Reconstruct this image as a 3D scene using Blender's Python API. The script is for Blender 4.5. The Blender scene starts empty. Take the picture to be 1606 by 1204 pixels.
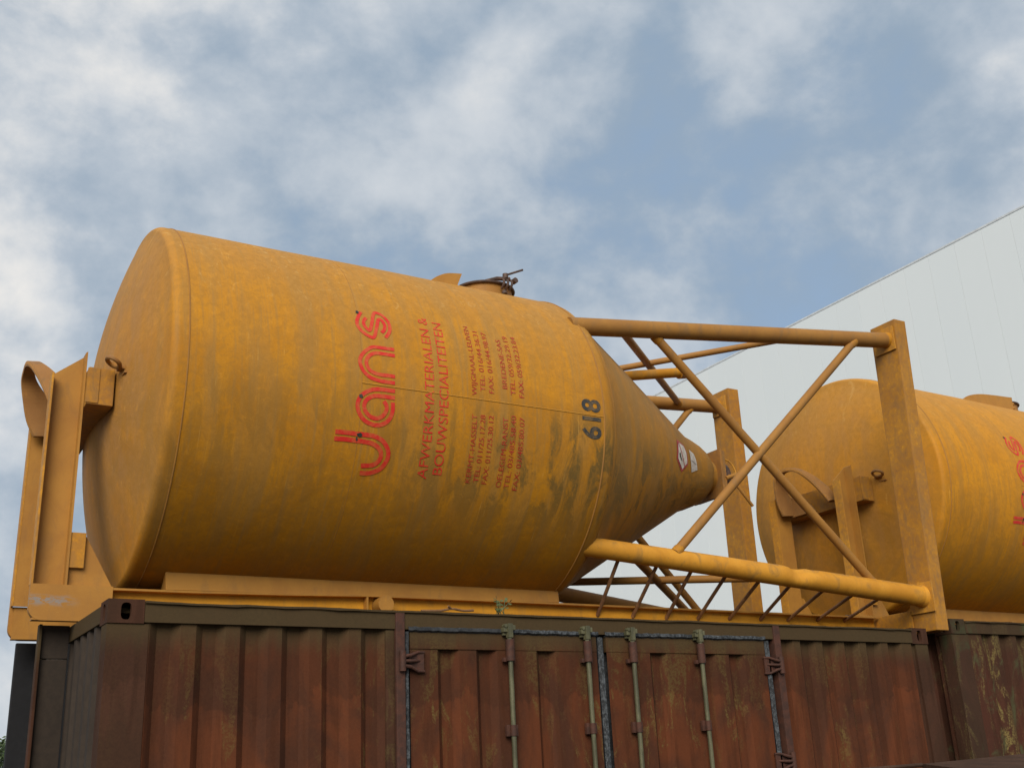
import bpy, bmesh, math, random
from mathutils import Vector, Matrix
from mathutils import noise as mnoise
random.seed(7)
S = bpy.context.scene
COL = S.collection
rad = math.radians

# ------------------------------------------------------------------ camera
def cam_axes(yaw, pitch, roll):
    f = Vector((math.sin(yaw)*math.cos(pitch), math.cos(yaw)*math.cos(pitch), math.sin(pitch)))
    r = Vector((math.cos(yaw), -math.sin(yaw), 0)); u = r.cross(f)
    c, s = math.cos(roll), math.sin(roll)
    return c*r + s*u, -s*r + c*u, f
cam = bpy.data.cameras.new('camera'); camo = bpy.data.objects.new('camera', cam); COL.objects.link(camo)
cam.sensor_width = 36; cam.sensor_fit = 'HORIZONTAL'; cam.lens = 36*1729.96/1606
cam.clip_start = .05; cam.clip_end = 3000
r_, u_, f_ = cam_axes(.5620543, .3400026, -.0492450)
camo.matrix_world = Matrix(((r_.x, u_.x, -f_.x, -1.178048), (r_.y, u_.y, -f_.y, -5.701835), (r_.z, u_.z, -f_.z, 1.677762), (0, 0, 0, 1)))
S.camera = camo

# ------------------------------------------------------------------ sky and sun
SUN_TO = Vector((-.52, -.66, .54)).normalized()          # towards the hidden sun, behind the camera
SUN_EL = math.asin(SUN_TO.z); SUN_AZ = math.atan2(SUN_TO.x, SUN_TO.y)
W = bpy.data.worlds.new('World'); S.world = W; W.use_nodes = True
nt = W.node_tree; nt.nodes.clear()
def wn(t, **k):
    n = nt.nodes.new(t)
    for a, b in k.items(): setattr(n, a, b)
    return n
wl = nt.links.new
def wmath(op, a, b=None, clamp=False):
    n = wn('ShaderNodeMath', operation=op, use_clamp=clamp)
    for i, x in enumerate((a, b)):
        if x is None: continue
        if isinstance(x, (int, float)): n.inputs[i].default_value = x
        else: wl(x, n.inputs[i])
    return n.outputs[0]
def wramp(x, lo, hi):
    n = wn('ShaderNodeMapRange', interpolation_type='SMOOTHSTEP'); wl(x, n.inputs[0]); n.inputs[1].default_value = lo; n.inputs[2].default_value = hi
    return n.outputs[0]
def wmix(fac, a, b):
    n = wn('ShaderNodeMix', data_type='RGBA')
    if isinstance(fac, (int, float)): n.inputs[0].default_value = fac
    else: wl(fac, n.inputs[0])
    for i, x in ((6, a), (7, b)):
        if isinstance(x, tuple): n.inputs[i].default_value = x + (1,)
        else: wl(x, n.inputs[i])
    return n.outputs[2]
out = wn('ShaderNodeOutputWorld'); bg = wn('ShaderNodeBackground'); bg.inputs[1].default_value = .1
sky = wn('ShaderNodeTexSky', sky_type='NISHITA', sun_disc=False, sun_elevation=SUN_EL, sun_rotation=SUN_AZ, altitude=50, air_density=1.0, dust_density=2.5, ozone_density=2.0)
tc = wn('ShaderNodeTexCoord')
def wnoise(scale, detail, rough, dist, loc, sc=(1, 1, 1)):
    m = wn('ShaderNodeMapping'); m.inputs['Location'].default_value = loc; m.inputs['Scale'].default_value = sc; wl(tc.outputs['Generated'], m.inputs[0])
    n = wn('ShaderNodeTexNoise'); wl(m.outputs[0], n.inputs['Vector'])
    n.inputs['Scale'].default_value = scale; n.inputs['Detail'].default_value = detail; n.inputs['Roughness'].default_value = rough; n.inputs['Distortion'].default_value = dist
    return n.outputs['Fac']
big = wnoise(2.3, 5, .50, .2, (3.1, 1.7, .4), (1, 1, 1.25))       # large cloud masses
mid = wnoise(7.5, 8, .53, .12, (.3, 5.2, 2.2), (1, 1, 1.3))       # puffs inside them
fine = wnoise(24, 8, .62, .1, (7.7, .2, 1.1), (1, 1, 1.2))
mixn = wmath('ADD', wmath('MULTIPLY', big, .54), wmath('ADD', wmath('MULTIPLY', mid, .34), wmath('MULTIPLY', fine, .12)))
veil = wramp(mixn, .30, .46)                                      # thin grey cloud over blue gaps
bright = wramp(mixn, .50, .69)                                    # thick white tops
SKYC = wmix(.80, sky.outputs[0], (2.15, 2.95, 4.0))
grey = wmix(wramp(wmath('ADD', wmath('MULTIPLY', mixn, .6), wmath('MULTIPLY', mid, .4)), .37, .60), (2.15, 2.75, 3.45), (4.5, 4.75, 5.0))
c1 = wmix(wmath('MULTIPLY', veil, .88), SKYC, grey)
c2 = wmix(bright, c1, (6.6, 6.3, 5.9))
wl(c2, bg.inputs[0]); wl(bg.outputs[0], out.inputs[0])

sun = bpy.data.lights.new('sun', 'SUN'); suno = bpy.data.objects.new('sun', sun); COL.objects.link(suno)
sun.energy = 2.6; sun.angle = rad(40); sun.color = (1, .93, .82)
suno.rotation_euler = (-SUN_TO).to_track_quat('-Z', 'Y').to_euler()
S.view_settings.view_transform = 'Standard'; S.view_settings.look = 'None'
S.view_settings.exposure = .52; S.view_settings.gamma = 1; S.view_settings.use_curve_mapping = False

# ------------------------------------------------------------------ material helper
class Mat:
    def __init__(s, name):
        s.m = bpy.data.materials.new(name); s.m.use_nodes = True
        s.t = s.m.node_tree; s.n = s.t.nodes; s.b = s.n['Principled BSDF']; s.tc = s.n.new('ShaderNodeTexCoord').outputs['Object']
    def node(s, t, **k):
        n = s.n.new(t)
        for a, b in k.items(): setattr(n, a, b)
        return n
    def put(s, x, sock):
        if isinstance(x, (int, float)): sock.default_value = x
        elif isinstance(x, tuple): sock.default_value = x + (1,) if len(x) == 3 and sock.type == 'RGBA' else x
        else: s.t.links.new(x, sock)
    def math(s, op, a, b=None, clamp=False):
        n = s.node('ShaderNodeMath', operation=op, use_clamp=clamp); s.put(a, n.inputs[0])
        if b is not None: s.put(b, n.inputs[1])
        return n.outputs[0]
    def noise(s, scale, vec=None, sc=(1, 1, 1), detail=5, rough=.55, dist=0., loc=(0, 0, 0)):
        m = s.node('ShaderNodeMapping'); s.put(vec or s.tc, m.inputs[0]); m.inputs['Scale'].default_value = sc; m.inputs['Location'].default_value = loc
        n = s.node('ShaderNodeTexNoise'); s.put(m.outputs[0], n.inputs['Vector'])
        for k, v in (('Scale', scale), ('Detail', detail), ('Roughness', rough), ('Distortion', dist)): n.inputs[k].default_value = v
        return n.outputs['Fac']
    def ramp(s, x, lo, hi):
        n = s.node('ShaderNodeMapRange', interpolation_type='SMOOTHSTEP'); s.put(x, n.inputs[0]); n.inputs[1].default_value = lo; n.inputs[2].default_value = hi
        return n.outputs[0]
    def mix(s, f, a, b, blend='MIX'):
        n = s.node('ShaderNodeMix', data_type='RGBA', blend_type=blend); s.put(f, n.inputs[0]); s.put(a, n.inputs[6]); s.put(b, n.inputs[7])
        return n.outputs[2]
    def sep(s, vec=None):
        n = s.node('ShaderNodeSeparateXYZ'); s.put(vec or s.tc, n.inputs[0]); return n.outputs
    def comb(s, x, y, z):
        n = s.node('ShaderNodeCombineXYZ')
        for i, v in enumerate((x, y, z)): s.put(v, n.inputs[i])
        return n.outputs[0]
    def finish(s, color, rough=.6, metal=0., bump=None, bstr=.3, bdist=.01, spec=.4):
        s.put(color, s.b.inputs['Base Color']); s.put(rough, s.b.inputs['Roughness']); s.put(metal, s.b.inputs['Metallic'])
        s.b.inputs['Specular IOR Level'].default_value = spec
        if bump is not None:
            n = s.node('ShaderNodeBump'); n.inputs['Strength'].default_value = bstr; n.inputs['Distance'].default_value = bdist
            s.put(bump, n.inputs['Height']); s.t.links.new(n.outputs[0], s.b.inputs['Normal'])
        return s.m

R = 1.189                                                          # tank radius
def tank_paint(name, base, grime, seed, clean=0.):
    k = Mat(name); X, Y, Z = k.sep()
    th = k.math('ARCTAN2', Z, k.math('MULTIPLY', Y, -1.0))
    L = (seed, seed*2.3, 0)
    vec = k.comb(X, th, 0)                                         # unrolled skin: along the tank, round the tank
    str1 = k.noise(1, vec, (7, 1.1, 1), 7, .62, .4, L)
    str2 = k.noise(1, vec, (34, 2.0, 1), 5, .6, .6, L)
    blot = k.noise(1, vec, (2.2, 2.6, 1), 7, .6, .8, L)
    scr = k.noise(1, vec, (10, 9, 1), 8, .72, 1.5, L)
    fine = k.noise(90, None, (1, 1, 1), 4, .7)
    c = k.mix(k.ramp(blot, .32, .68), base, tuple(x*y for x, y in zip(base, (.82, .77, .62))))
    c = k.mix(k.math('MULTIPLY', k.ramp(str1, .42, .68), grime), c, (.30, .150, .034))
    c = k.mix(k.math('MULTIPLY', k.ramp(str2, .50, .70), .70*grime), c, (.27, .145, .04))
    c = k.mix(k.math('MULTIPLY', k.ramp(str2, .38, .25), .30), c, (.62, .30, .03))
    # dust that has settled over the upper half, with wiped scratches
    top = k.math('MULTIPLY', k.ramp(Z, .05, 1.0), k.ramp(blot, .15, .62))
    c = k.mix(k.math('MULTIPLY', top, .50), c, (.40, .215, .060))
    c = k.mix(k.math('MULTIPLY', k.math('MULTIPLY', k.ramp(scr, .56, .66), k.ramp(Z, .15, .9)), .5), c, (.56, .36, .13))
    # grey-black rubbed grime in a belt just under the middle, streaking down
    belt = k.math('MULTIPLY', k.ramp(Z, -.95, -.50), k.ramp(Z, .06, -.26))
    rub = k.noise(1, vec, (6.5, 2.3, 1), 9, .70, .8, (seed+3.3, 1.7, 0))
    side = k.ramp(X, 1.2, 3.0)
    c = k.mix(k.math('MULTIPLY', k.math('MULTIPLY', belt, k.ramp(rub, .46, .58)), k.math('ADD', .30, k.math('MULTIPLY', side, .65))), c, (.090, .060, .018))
    # grime running round the dished head and the outlet cone
    hd = k.ramp(X, .34, .12)
    hvec = k.comb(Y, k.math('MULTIPLY', Z, .22), X)
    hs = k.noise(9, hvec, (1, 1, 1), 6, .6, .5, L)
    c = k.mix(k.math('MULTIPLY', hd, k.math('ADD', .35*grime, k.math('MULTIPLY', k.ramp(hs, .40, .66), .5*grime))), c, (.30, .155, .060))
    cn = k.ramp(X, 3.16, 3.35)
    c = k.mix(k.math('MULTIPLY', cn, k.math('ADD', .25, k.math('MULTIPLY', k.ramp(str1, .35, .62), .45))), c, (.24, .135, .045))
    # weld scale and rust freckles
    spk = k.noise(38, None, (1, 1, 1), 6, .7)
    c = k.mix(k.math('MULTIPLY', k.ramp(spk, .68, .74), .6), c, (.12, .06, .025))
    mot = k.noise(21, None, (1, 1, 1), 7, .72, .6)
    c = k.mix(k.math('MULTIPLY', k.ramp(mot, .46, .60), .42), c, (.27, .125, .018))
    c = k.mix(k.math('MULTIPLY', k.ramp(mot, .44, .32), .28), c, (.60, .26, .02))
    sc2 = k.noise(1, vec, (95, 3.2, 1), 4, .6, 1.2, L); sc3 = k.noise(1, vec, (3.0, 4.5, 1), 4, .6, .5, (seed*3, 2, 0))
    c = k.mix(k.math('MULTIPLY', k.math('MULTIPLY', k.ramp(sc2, .64, .72), k.ramp(sc3, .48, .62)), .42), c, (.72, .42, .11))
    c = k.mix(.13, c, k.mix(fine, (.10, .045, .004), (.75, .42, .08)))
    if clean:
        c = k.mix(clean, c, base)
    rough = k.math('ADD', .55, k.math('MULTIPLY', str1, .22))
    h = k.math('ADD', k.math('MULTIPLY', blot, 1.0), k.math('ADD', k.math('MULTIPLY', fine, .05), k.math('MULTIPLY', str2, .05)))
    return k.finish(c, rough, 0, h, .25, .02, .20)

def frame_paint(name, base, seed, dirt=.45):
    k = Mat(name); X, Y, Z = k.sep(); L = (seed, seed, seed)
    a = k.noise(3.2, None, (1, 1, 1), 7, .62, .5, L); b = k.noise(26, None, (1, 1, 1), 6, .66, .3, L); d = k.noise(11, None, (1, 1, .35), 7, .65, .8, L)
    fine = k.noise(120, None, (1, 1, 1), 3, .7)
    c = k.mix(k.ramp(a, .35, .65), base, tuple(x*y for x, y in zip(base, (.80, .74, .6))))
    c = k.mix(k.math('MULTIPLY', k.ramp(d, .50, .70), dirt), c, (.22, .125, .042))
    c = k.mix(k.math('MULTIPLY', k.ramp(b, .66, .74), .65), c, (.10, .058, .026))       # chips and rust freckles
    c = k.mix(k.math('MULTIPLY', k.ramp(b, .36, .28), .35), c, (.68, .36, .05))
    c = k.mix(.12, c, k.mix(fine, (.12, .06, .01), (.8, .45, .10)))
    g = k.node('ShaderNodeNewGeometry')
    up = k.sep(g.outputs['Normal'])[2]                               # lichen and soot that settles on top of the steel
    c = k.mix(k.math('MULTIPLY', k.math('MULTIPLY', k.ramp(up, .55, .95), k.ramp(k.noise(15, None, (.5, 1, 1), 7, .7, .6), .50, .60)), dirt), c, (.085, .075, .055))
    edge = k.ramp(k.math('ADD', g.outputs['Pointiness'], k.math('MULTIPLY', b, .12)), .585, .64)
    c = k.mix(k.math('MULTIPLY', edge, .5), c, (.16, .09, .05))
    # bare grey scuff on the lower outer corner of the skid's end plate
    sc = k.math('MULTIPLY', k.math('MULTIPLY', k.ramp(X, .02, -.12), k.ramp(k.math('ABSOLUTE', k.math('ADD', Z, k.math('ADD', 1.265, k.math('MULTIPLY', a, .05)))), .040, .005)), k.ramp(Y, -.43, -.45))
    c = k.mix(k.math('MULTIPLY', sc, k.ramp(k.noise(24, None, (1, 1, 2.5), 6, .7, 1.0), .44, .52)), c, (.24, .20, .17))
    return k.finish(c, k.math('ADD', .48, k.math('MULTIPLY', a, .2)), 0, k.math('ADD', k.math('MULTIPLY', a, .6), k.math('MULTIPLY', b, .25)), .22, .012, .18)

def rust_paint(name, c0, c1, olive, amount, seed, wash=1.0, height=2.6, green=None):
    k = Mat(name); X, Y, Z = k.sep(); L = (seed, seed*1.3, seed*.7)
    a = k.noise(2.3, None, (1, 1, .55), 8, .62, .6, L)
    st = k.noise(1, None, (17, 17, 1.4), 7, .62, .4, L)
    bl = k.noise(9, None, (1, 1, .30), 9, .70, .8, L); colm = k.noise(1, None, (3.6, 3.6, .25), 3, .5, .0, L)
    fn = k.noise(70, None, (1, 1, 1), 5, .75, 0, L)
    c = k.mix(k.ramp(a, .40, .60), c0, c1)
    c = k.mix(k.math('MULTIPLY', k.ramp(st, .48, .66), .6), c, tuple(x*.45 for x in c0))
    # lichen and weathered film that thickens towards the top edge
    tp = k.ramp(Z, height-.75, height-.08)
    lich = k.math('MULTIPLY', k.ramp(k.math('ADD', bl, k.math('MULTIPLY', tp, .10*wash)), .535, .61), amount)
    lich = k.math('MULTIPLY', lich, k.math('ADD', .15, k.math('MULTIPLY', k.ramp(fn, .42, .56), .85)))
    lich = k.math('MULTIPLY', lich, k.ramp(colm, .40, .62))
    c = k.mix(lich, c, olive)
    tide = k.math('ADD', k.math('MULTIPLY', a, .9), k.math('MULTIPLY', k.ramp(Z, height-1.0, height), .75))
    c = k.mix(k.math('MULTIPLY', k.ramp(tide, .80, .825), .42*wash), c, tuple(x*.55 for x in c1))       # tide marks left by run-off
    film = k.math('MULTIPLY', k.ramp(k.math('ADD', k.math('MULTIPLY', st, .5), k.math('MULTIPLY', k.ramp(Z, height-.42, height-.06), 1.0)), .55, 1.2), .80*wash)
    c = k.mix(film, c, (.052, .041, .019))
    if green:
        gn = k.noise(3.1, None, (1, 1, .5), 8, .68, 1.0, (seed+9, 0, 2))
        c = k.mix(k.math('MULTIPLY', k.ramp(gn, .52, .66), .7), c, green)
    c = k.mix(.16, c, k.mix(fn, (.012, .006, .003), (.20, .09, .04)))
    return k.finish(c, .82, 0, k.math('ADD', k.math('MULTIPLY', bl, .5), k.math('MULTIPLY', fn, .3)), .35, .008, .12)

def plain(name, c0, c1, scale, rough=.6, bstr=.2, detail=6, sc=(1, 1, 1), metal=0, spec=.4):
    k = Mat(name); a = k.noise(scale, None, sc, detail, .62, .4); f = k.noise(scale*9, None, (1, 1, 1), 4, .7)
    c = k.mix(k.ramp(a, .36, .64), c0, c1); c = k.mix(k.math('MULTIPLY', k.ramp(f, .40, .62), .35), c, tuple(x*.5 for x in c0))
    return k.finish(c, rough, metal, k.math('ADD', a, k.math('MULTIPLY', f, .3)), bstr, .006, spec)

def letter_paint(name, col, fade, seed):
    k = Mat(name); a = k.noise(16, None, (1, 1, 1), 6, .68, .6, (seed, 0, 0)); b = k.noise(60, None, (1, 1, 1), 4, .7)
    c = k.mix(k.math('MULTIPLY', k.ramp(k.math('ADD', a, k.math('MULTIPLY', b, .25)), .52, .78), fade), col, (.42, .235, .055))
    return k.finish(c, .55, 0, None, spec=.35)

YB = (.62, .28, .018)
M = {}
M['tank'] = tank_paint('weathered_yellow_tank_paint', (.46, .188, .004), .80, 1.3)
M['tank2'] = tank_paint('cleaner_yellow_tank_paint', (.55, .225, .004), .70, 8.1, .15)
M['frame'] = frame_paint('yellow_frame_paint', YB, 2.2, .32)
M['frame_dirty'] = frame_paint('grimy_yellow_frame_paint', (.47, .205, .012), 5.7, .60)
M['frame_scuffed'] = frame_paint('scuffed_yellow_tube_paint', (.56, .255, .026), 3.4, .62)
M['rusty_yellow'] = frame_paint('rusty_yellow_valve_paint', (.42, .19, .04), 9.1, .8)
M['red'] = letter_paint('red_lettering', (.54, .018, .012), .30, 1)
M['red_thin'] = letter_paint('faded_red_lettering', (.36, .022, .012), .22, 4)
M['black_num'] = letter_paint('black_stencil_numbers', (.028, .030, .030), .22, 6)
M['weld'] = plain('pale_yellow_weld', (.54, .26, .03), (.46, .21, .02), 30, .6)
M['tar'] = plain('black_tar_smear', (.02, .022, .018), (.05, .05, .035), 40)
M['dark_steel'] = plain('dark_rusty_steel', (.055, .035, .028), (.11, .06, .04), 20, .6)
M['rod_rust'] = plain('rust_brown_rod', (.16, .075, .035), (.28, .14, .055), 9, .65)
M['rust1'] = rust_paint('rust_red_container_paint', (.100, .027, .010), (.050, .0175, .010), (.115, .083, .025), .85, 1.0)
M['rust_frame'] = rust_paint('dark_brown_container_frame', (.052, .022, .014), (.034, .017, .011), (.075, .058, .022), .55, 4.0)
M['rust2'] = rust_paint('patchy_green_brown_container_paint', (.056, .018, .012), (.036, .016, .011), (.170, .135, .045), 1.0, 6.6, .5, 2.7, (.060, .085, .038))
M['rust2_frame'] = rust_paint('green_brown_container_frame', (.045, .022, .015), (.03, .018, .012), (.105, .085, .032), .7, 7.7, .5, 2.7, (.035, .055, .026))
M['dark_end'] = plain('dark_brown_end_panel', (.026, .017, .011), (.036, .024, .015), 3, .85, .25, 7, (1, 1, .4))
M['navy'] = plain('blue_black_container_paint', (.007, .007, .009), (.012, .012, .014), 3, .85, .2, 7, (1, 1, .4))
M['seal_dark'] = plain('black_rubber_seal', (.016, .018, .021), (.045, .048, .052), 30, .7, .5)
def seal_mat():
    k = Mat('peeling_grey_seal'); a = k.noise(48, None, (1, 1, .8), 8, .75, .6)
    return k.finish(k.mix(k.ramp(a, .42, .66), (.014, .016, .018), (.090, .10, .11)), .75, 0, a, .6, .006)
M['seal'] = seal_mat()
M['bar'] = plain('grey_green_locking_bar', (.060, .058, .030), (.125, .118, .062), 26, .55, .2, 6, (1, 1, .2))
M['fitting'] = plain('rust_brown_door_fitting', (.075, .026, .014), (.045, .018, .011), 22, .75, .4)
M['sticker'] = plain('worn_white_sticker', (.66, .64, .60), (.48, .45, .40), 25, .5, .1)
M['sticker_red'] = plain('worn_red_sticker_print', (.42, .035, .045), (.30, .05, .05), 30, .5, .1)
def wall_mat():
    k = Mat('pale_grey_wall_panel'); a = k.noise(.25, None, (1, 1, .25), 4, .5); b = k.noise(1, None, (.2, 1, 14), 3, .5); oi = k.node('ShaderNodeObjectInfo').outputs['Random']
    c = k.mix(k.ramp(a, .3, .7), (.655, .70, .715), (.70, .74, .75)); c = k.mix(k.math('MULTIPLY', oi, .6), c, (.65, .70, .72))
    return k.finish(c, .42, 0, b, .04, .004, .35)
M['wall'] = wall_mat()
M['wall_joint'] = plain('grey_panel_joint', (.62, .65, .65), (.58, .61, .61), 2, .6)
M['cap'] = plain('grey_roof_edge_trim', (.60, .63, .65), (.56, .59, .61), 1, .4)
M['ground'] = plain('grey_gravel_yard', (.050, .047, .043), (.075, .070, .064), .8, .9, .6, 9)
M['skip'] = plain('dull_rust_brown_steel_lid', (.072, .040, .027), (.048, .028, .019), 6, .85, .3, spec=.12)
M['leaf'] = plain('dark_green_leaf', (.045, .075, .022), (.075, .105, .035), 5, .6)
M['weed'] = plain('olive_weed_leaf', (.06, .085, .03), (.10, .12, .045), 20, .6)
M['bark'] = plain('brown_bark', (.09, .06, .04), (.14, .10, .07), 14, .85)
M['stick'] = plain('brown_dead_twig', (.20, .10, .04), (.13, .065, .03), 20, .8)
M['scrap'] = plain('grey_torn_sheet', (.17, .16, .15), (.26, .25, .24), 8, .7, .4)

# ------------------------------------------------------------------ mesh helpers
def obj(name, bm, mat, parent=None, smooth=False, label=None, kind=None):
    me = bpy.data.meshes.new(name)
    bmesh.ops.recalc_face_normals(bm, faces=bm.faces[:])
    if smooth:
        for f in bm.faces: f.smooth = True
        for e in bm.edges:
            if len(e.link_faces) == 2 and e.calc_face_angle(0) > rad(38): e.smooth = False
    bm.to_mesh(me); bm.free(); me.materials.append(mat)
    o = bpy.data.objects.new(name, me); COL.objects.link(o)
    if parent: o.parent = parent
    if label: o['label'] = label
    if kind: o['kind'] = kind
    return o
def thing(name, label, cat, loc=(0, 0, 0), rot=None, group=None):
    o = bpy.data.objects.new(name, None); COL.objects.link(o); o.empty_display_size = .3
    if rot is not None: o.matrix_world = Matrix.Translation(loc) @ rot.to_4x4()
    else: o.location = loc
    o['label'] = label; o['category'] = cat
    if group: o['group'] = group
    return o
def tag(o, label, cat, group=None):
    o['label'] = label; o['category'] = cat
    if group: o['group'] = group
    return o
def box(bm, a, b, bev=0.):
    x0, y0, z0 = a; x1, y1, z1 = b
    t = bmesh.new() if bev else bm
    v = [t.verts.new(p) for p in ((x0, y0, z0), (x1, y0, z0), (x1, y1, z0), (x0, y1, z0), (x0, y0, z1), (x1, y0, z1), (x1, y1, z1), (x0, y1, z1))]
    for q in ((3, 2, 1, 0), (4, 5, 6, 7), (0, 1, 5, 4), (1, 2, 6, 5), (2, 3, 7, 6), (3, 0, 4, 7)): t.faces.new([v[i] for i in q])
    if bev:
        bmesh.ops.bevel(t, geom=t.edges[:], offset=bev, segments=2, affect='EDGES', profile=.7)
        me = bpy.data.meshes.new('tmp'); t.to_mesh(me); t.free(); bm.from_mesh(me); bpy.data.meshes.remove(me)
def hexa(bm, P):
    v = [bm.verts.new(p) for p in P]
    for q in ((3, 2, 1, 0), (4, 5, 6, 7), (0, 1, 5, 4), (1, 2, 6, 5), (2, 3, 7, 6), (3, 0, 4, 7)): bm.faces.new([v[i] for i in q])
def prism(bm, pts, off):
    """closed polygon pts (3D) swept by the vector off"""
    off = Vector(off); a = [bm.verts.new(p) for p in pts]; b = [bm.verts.new(Vector(p)+off) for p in pts]
    bm.faces.new(a[::-1]); bm.faces.new(b); n = len(a)
    for i in range(n): bm.faces.new((a[i], a[(i+1) % n], b[(i+1) % n], b[i]))
def tube(bm, pts, rr, seg=16, caps=True):
    pts = [Vector(p) for p in pts]; n = len(pts); rr = rr if isinstance(rr, (list, tuple)) else [rr]*n
    t0 = (pts[1]-pts[0]).normalized(); ref = Vector((0, 0, 1)) if abs(t0.z) < .9 else Vector((0, 1, 0))
    ax = t0.cross(ref).normalized(); rings = []
    for i, p in enumerate(pts):
        t = (pts[min(i+1, n-1)]-pts[max(i-1, 0)]).normalized()
        ax = (ax - t*ax.dot(t)).normalized(); ay = t.cross(ax)
        rings.append([bm.verts.new(p + rr[i]*(math.cos(2*math.pi*k/seg)*ax + math.sin(2*math.pi*k/seg)*ay)) for k in range(seg)])
    for a, b in zip(rings, rings[1:]):
        for k in range(seg): bm.faces.new((a[k], a[(k+1) % seg], b[(k+1) % seg], b[k]))
    if caps: bm.faces.new(rings[0][::-1]); bm.faces.new(rings[-1])
    return rings
def lathe_u(bm, prof, seg=128, cap0=True, cap1=True):
    rings = []
    for u, r in prof:
        if r < 1e-6: rings.append([bm.verts.new((u, 0, 0))])
        else: rings.append([bm.verts.new((u, r*math.cos(2*math.pi*k/seg), r*math.sin(2*math.pi*k/seg))) for k in range(seg)])
    for a, b in zip(rings, rings[1:]):
        for k in range(seg):
            k2 = (k+1) % seg
            if len(a) == 1: bm.faces.new((a[0], b[k2], b[k]))
            elif len(b) == 1: bm.faces.new((a[k], a[k2], b[0]))
            else: bm.faces.new((a[k], a[k2], b[k2], b[k]))
    if cap1 and len(rings[-1]) > 1: bm.faces.new(rings[-1])
def cyl(bm, c, axis, r, h, seg=24, r2=None):
    c = Vector(c); a = Vector(axis).normalized(); tube(bm, [c, c+a*h], [r, r if r2 is None else r2], seg)
def catmull(P, n=8):
    out = []
    for i in range(len(P)-1):
        p0, p1, p2, p3 = [Vector(P[j]) for j in (max(i-1, 0), i, i+1, min(i+2, len(P)-1))]
        for k in range(n):
            t = k/n; out.append(.5*((2*p1)+(p2-p0)*t+(2*p0-5*p1+4*p2-p3)*t*t+(3*p1-p0-3*p2+p3)*t**3))
    out.append(Vector(P[-1])); return out
def tri(bm): bmesh.ops.triangulate(bm, faces=bm.faces[:])

# ------------------------------------------------------------------ setting: ground
bm = bmesh.new(); g = 60; sz = 1500
for x0, x1 in ((-sz, -40), (-40, 60), (60, sz)):
    for y0, y1 in ((-sz, -40), (-40, 80), (80, sz)):
        v = [bm.verts.new(p) for p in ((x0, y0, 0), (x1, y0, 0), (x1, y1, 0), (x0, y1, 0))]; bm.faces.new(v)
bmesh.ops.remove_doubles(bm, verts=bm.verts[:], dist=.001)
obj('ground', bm, M['ground'], kind='structure')

# ------------------------------------------------------------------ the warehouse behind: one long wall of upright panels
WA = Vector((24.522, 25.067, 0)); WB = Vector((23.945, 8.829, 0)); WD = (WB-WA).normalized(); WN = Vector((-1, 0, 0)); WN = (WN-WD*WN.dot(WD)).normalized()
WROT = Matrix((WD, -WN, Vector((0, 0, 1)))).transposed()           # local x runs along the wall towards the camera, y into the building
warehouse = thing('warehouse', 'tall pale grey warehouse clad in upright panels behind the yellow silos', 'building', WA, WROT)
P = .898; X0 = -P*17 + .51; NP = 62; H = 15.0
bm = bmesh.new(); box(bm, (X0, .03, 0), (X0+NP*P, 30, H-.05)); obj('building_core', bm, M['wall_joint'], warehouse)
bm = bmesh.new(); box(bm, (.003, 0, .02), (P-.003, .055, H-.06), .004)
first = obj('wall_panel', bm, M['wall'], warehouse); first.location = (X0, 0, 0)
for i in range(1, NP):
    c = first.copy(); COL.objects.link(c); c.parent = warehouse; c.location = (X0+i*P, 0, 0)
bm = bmesh.new(); box(bm, (X0-.04, -.012, H-.06), (X0+NP*P+.04, .30, H), .008); obj('roof_edge_trim', bm, M['cap'], warehouse)

# ------------------------------------------------------------------ far trees at the left edge
def tree(x, y, h, seed, label):
    rnd = random.Random(seed); t = thing('tree', label, 'tree', (x, y, 0), None, 'trees at the far edge of the yard')
    bm = bmesh.new(); tube(bm, [(0, 0, 0), (.05, 0, h*.35), (0, .1, h*.7)], [.16, .11, .05], 8)
    for k in range(6):
        a = rnd.uniform(0, 6.28); z = h*rnd.uniform(.3, .6); tube(bm, [(0, 0, z), (math.cos(a)*h*.16, math.sin(a)*h*.16, z+h*.17)], [.05, .02], 6)
    obj('trunk', bm, M['bark'], t, True)
    bm = bmesh.new()
    blobs = [(Vector((rnd.gauss(0, h*.13), rnd.gauss(0, h*.13), h*rnd.uniform(.32, .9))), h*rnd.uniform(.09, .17)) for _ in range(26)]
    for i in range(4200):
        c, r = rnd.choice(blobs); d = Vector((rnd.gauss(0, 1), rnd.gauss(0, 1), rnd.gauss(0, 1))).normalized()*r*rnd.uniform(.5, 1)
        p = c+d; p.z = min(p.z, h); s = rnd.uniform(.06, .13)
        a = Vector((rnd.gauss(0, 1), rnd.gauss(0, 1), rnd.gauss(0, 1))).normalized(); b = a.orthogonal().normalized()
        bm.faces.new([bm.verts.new(p+a*s), bm.verts.new(p+b*s*.5), bm.verts.new(p-a*s), bm.verts.new(p-b*s*.5)])
    obj('crown', bm, M['leaf'], t)
tree(7.2, 60, 4.9, 1, 'dark green tree far off at the bottom left, left of the open black container door')
tree(4.6, 62, 6.2, 2, 'far tree hidden beside the bottom left one, outermost of the row')
tree(10.4, 63, 5.4, 3, 'far tree standing behind the open black container door')

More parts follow.
